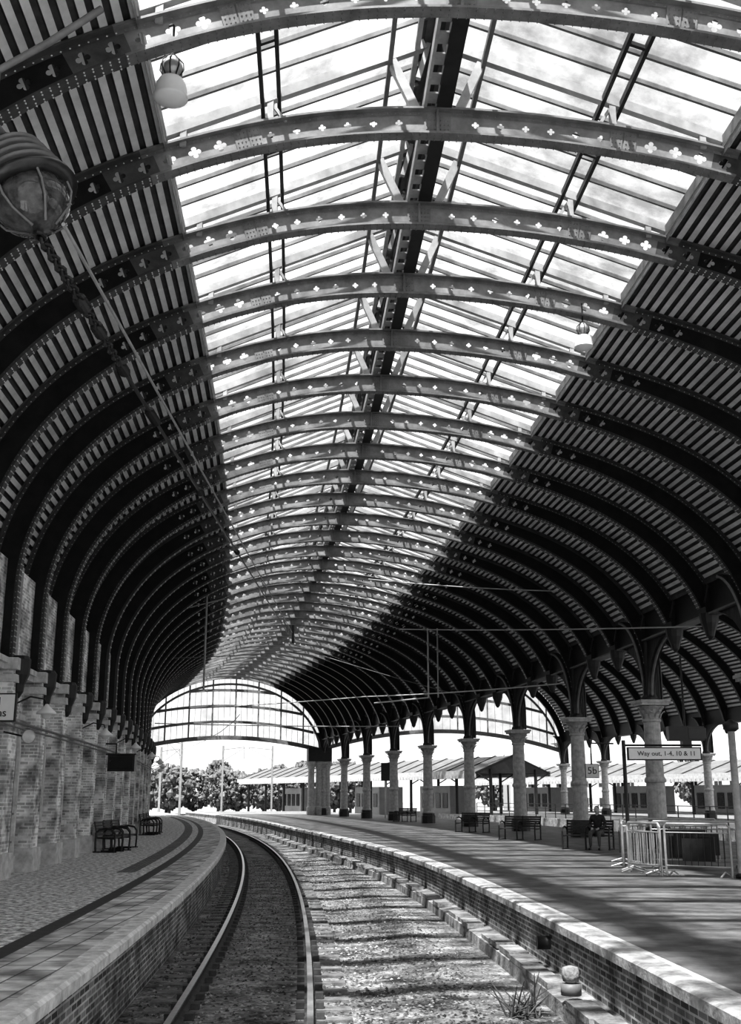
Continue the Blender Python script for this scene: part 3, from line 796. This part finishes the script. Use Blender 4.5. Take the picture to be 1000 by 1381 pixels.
for i in range(40):
    a=random.random()*6.28; e=random.uniform(.1,1.3); L=random.uniform(.25,.6); s_=Vector((random.uniform(-.2,.2),random.uniform(-.2,.2),0))
    v=Vector((math.cos(a)*math.cos(e),math.sin(a)*math.cos(e),math.sin(e)))*L
    mb.tube([s_,s_+v*.5+Vector((0,0,.02)),s_+v],[.014,.01,.004],5,0)
mb.obj('dead_twig_bundle',[M_bark],False,None,pt(14.0,3.25,-.9))
mb=MB(); mb.tube([(0,0,0),(-.25,0,0)],.09,12,0); mb.obj('drain_outlet_pipe',[M_dark],True,None,pt(16.2,oER(16.2)+.1,-.35))
mb=MB()
for i in range(14):
    P=pt(46+random.uniform(-1.5,1.5),1.0+random.uniform(-.4,.4),-.89); s_=random.uniform(.06,.13)
    mb.add([P+v*s_ for v in ico],icf,0)
mb.obj('rubble_heap',[M_kerb])
# ------------------------------------------------------------------ outside
def mast(P,h,arm):
    mb=MB(); mb.beam((0,0,-1),(0,0,h),.22,.22,0); mb.beam((0,0,h-.5),(arm,0,h-.2),.1,.1,0); mb.beam((0,0,h-1.8),(arm,0,h-.3),.07,.07,0); mb.tube([(arm,0,h-.2),(arm,0,h-1.6)],.04,6,0)
    mb.obj('catenary_mast',[M_mid],False,None,P)
mast((-19.6,118,0),7.5,-1.5); mast((-17.5,135,0),7.6,2.5); mast((-12.5,145,0),8.0,-3); mast((-23.0,125,0),7,2); mast((-13.2,165,0),6,2)
mast((18,150,0),6.5,-3); mast((8,160,0),6.5,-3)
wire('contact_wire',[(-13.5,112,7.2),(-24,150,6.8)],.02,M_mid)
def canopy(A,B,w,z0,z1):
    mb=MB(); A=Vector(A);B=Vector(B); u=(B-A).normalized(); p=Vector((u.y,-u.x,0)); L=(B-A).length
    n=int(L/3)
    z=lambda h:Vector((0,0,h))
    mb.add([A-p*w+z(z0),B-p*w+z(z0),B+z(z1),A+z(z1),B+p*w+z(z0),A+p*w+z(z0)],[(0,1,2,3),(3,2,4,5)],0)
    for s_ in(-1,1):
        mb.beam(A+p*w*s_+z(z0),B+p*w*s_+z(z0),.12,.5,1)
        for i in range(n+1):
            q=A+u*(L*i/n); mb.beam(q+p*w*s_+z(z0+.05),q+z(z1+.05),.1,.1,2)
            if i%2==0:
                mb.tube([q+p*(w*.6*s_)+z(-.9),q+p*(w*.6*s_)+z(z0+.4)],.16,8,2)
                mb.beam(q+p*(w*.6*s_)+z(z0-.8),q+p*(w*.95*s_)+z(z0),.1,.1,2)
    for i in range(int(L/.6)):
        q=A+u*(i*.6)-p*(w+.07)+z(z0-.3); mb.box(q,(.04,.5,.4),1,(p,u,Vector((0,0,1))))
    for e in(A,B):
        mb.add([e-p*w+z(z0),e+p*w+z(z0),e+z(z1)],[(0,1,2)],2)
    for f in(.2,.45,.8):
        q=A+u*(L*f); mb.box(q+z(1.2),(w*.7,6,3.2),3,(p,u,Vector((0,0,1))))
        for j in range(4): mb.box(q+u*(j*1.4-2.1)-p*(w*.36)+z(1.3),(.06,.9,1.5),4,(p,u,Vector((0,0,1))))
    mb.obj('platform_canopy',[noisy('canopy_roof',.06,.13,1,.7),M_lightpaint,M_dark,M_bldg,M_window])
canopy((14,112,0),(-15,165,0),4.5,3.9,5.6)
canopy((40,104,0),(17,150,0),5,3.6,5.2)
def tree(P,h,r):
    mb=MB(); mb.tube([(0,0,0),(.1,0,h*.3),(0,.1,h*.6)],[.25,.18,.1],7,1)
    for j in range(4):
        a=j*1.6; mb.tube([(0,0,h*.35),(math.cos(a)*r*.5,math.sin(a)*r*.5,h*.6)],[.1,.05],5,1)
    for i in range(420):
        a=random.random()*6.28; zz=random.uniform(-1,1); rr=math.sqrt(1-zz*zz)*random.uniform(.5,1.05)
        c=Vector((math.cos(a)*rr*r,math.sin(a)*rr*r,h*.56+zz*h*.42)); s_=random.uniform(.05,.14)*r
        nn=5; vs=[];fs=[]
        for ii in range(3):
            ph=-math.pi/2+math.pi*(ii+.5)/3
            for jj in range(nn):
                th=2*math.pi*jj/nn; q=s_*random.uniform(.5,1.5)
                vs.append(c+Vector((math.cos(ph)*math.cos(th)*q,math.cos(ph)*math.sin(th)*q,math.sin(ph)*q)))
        for ii in range(2):
            for jj in range(nn): fs.append((ii*nn+jj,ii*nn+(jj+1)%nn,(ii+1)*nn+(jj+1)%nn,(ii+1)*nn+jj))
        fs.append(tuple(range(nn-1,-1,-1))); fs.append(tuple(range(2*nn,3*nn)))
        mb.add(vs,fs,0)
    mb.obj('tree',[M_leaf,M_bark],False,None,P)
for i in range(17):
    X=-42+i*2.4+random.uniform(-.6,.6)
    tree((X,180+random.uniform(-10,14),-.9),random.uniform(6.0,8.6)*(1.0 if X>-34 else .8),random.uniform(2.6,3.8))
for X,Yy,h in((30,210,9),(38,212,10),(46,214,9),(60,212,11),(72,205,10),(24,220,8),(84,200,11)): tree((X,Yy,-.9),h,4)
def building(P,sx,sy,h,roof):
    mb=MB(); mb.box((0,0,h/2-1),(sx,sy,h+0),0)
    mb.add([(-sx/2-.3,-sy/2-.3,h-1),(sx/2+.3,-sy/2-.3,h-1),(sx/2+.3,0,h-1+roof),(-sx/2-.3,0,h-1+roof),(sx/2+.3,sy/2+.3,h-1),(-sx/2-.3,sy/2+.3,h-1)],[(0,1,2,3),(3,2,4,5)],1)
    n=int(sx/2.2)
    for fl in range(int(h/3)):
        for i in range(n):
            mb.box((-sx/2+(i+.5)*sx/n,-sy/2-.02,.9+fl*3),(1.1,.06,1.3),2)
            mb.box((-sx/2+(i+.5)*sx/n,-sy/2-.05,.9+fl*3),(.06,.06,1.3),0)
    mb.obj('brick_building',[M_bldg,M_mid,M_window],False,None,P)
building((32,185,0),20,10,7,2.5); building((58,170,0),18,10,6,2.5)
def car(P,rz):
    mb=MB(); W=1.7
    prof=[(-2.1,.35),(-2.1,.8),(-1.9,.95),(-1.2,1.02),(-.6,1.45),(.9,1.48),(1.6,1.05),(2.05,.95),(2.1,.4)]
    vs=[];n=len(prof)
    for s_ in(-1,1):
        for x,z in prof: vs.append((x,s_*W/2*(.86 if z>1.2 else 1),z))
    fs=[(i,i+1,n+i+1,n+i) for i in range(n-1)]+[tuple(range(n)),tuple(reversed(range(n,2*n))),(0,n,2*n-1,n-1)]
    mb.add(vs,fs,0)
    for s_ in(-1,1):
        mb.add([(-1.05,s_*.86,1.03),(-.6,s_*.77,1.38),(.85,s_*.77,1.4),(1.35,s_*.86,1.06)],[(0,1,2,3)],1)
        for x in(-1.3,1.3): mb.lathe([(.32,-.1),(.32,.1)],(x,s_*.8,.32),14,2,(Vector((1,0,0)),Vector((0,0,1)),Vector((0,1,0))))
    mb.obj('parked_car',[random.choice((M_white2,M_steel,M_dark,M_mid)),M_window,M_black],False,None,P,rz)
for i in range(8): car((37+i*3.0,92-i*.4+(i%2)*1.0,0),random.uniform(1.2,1.5))
mb=MB()
prev=None
for d in frange(40,105,2):
    P=pt(d,26.6,0); mb.tube([P,P+Vector((0,0,1.1))],.04,6,0)
    if prev is not None:
        for z in(.4,.75,1.1): mb.tube([prev+Vector((0,0,z)),P+Vector((0,0,z))],.025,5,0)
    prev=P
mb.obj('platform_railing',[M_dark])
# ------------------------------------------------------------------ world & sun
w=bpy.data.worlds.new('sky'); scene.world=w; w.use_nodes=True; nt=w.node_tree; bg=nt.nodes['Background']
tc=nt.nodes.new('ShaderNodeTexCoord'); n=nt.nodes.new('ShaderNodeTexNoise'); n.inputs['Scale'].default_value=3.5; n.inputs['Detail'].default_value=8
nt.links.new(tc.outputs['Generated'],n.inputs['Vector']); r=ramp(nt,.38,.55,.6,1.0); nt.links.new(n.outputs['Fac'],r.inputs['Fac']); nt.links.new(r.outputs['Color'],bg.inputs['Color'])
bg.inputs['Strength'].default_value=1.2
L=bpy.data.lights.new('sun','SUN'); L.energy=11; L.angle=math.radians(1.3); so=bpy.data.objects.new('sun',L); col.objects.link(so)
so.rotation_euler=Vector((.16,.5,-1)).to_track_quat('-Z','Y').to_euler()
# ------------------------------------------------------------------ camera
cam=bpy.data.cameras.new('camera'); co=bpy.data.objects.new('camera',cam); col.objects.link(co); scene.camera=co
cam.sensor_fit='VERTICAL'; cam.sensor_height=24; cam.lens=24*1500/1381; cam.clip_end=2000
co.location=(0,0,1.6); co.rotation_euler=(math.radians(90+14.4),0,0)
scene.view_settings.view_transform='Standard'
scene.view_settings.exposure=0.32
try: scene.view_settings.look='Medium High Contrast'
except Exception as e: print('look',e)
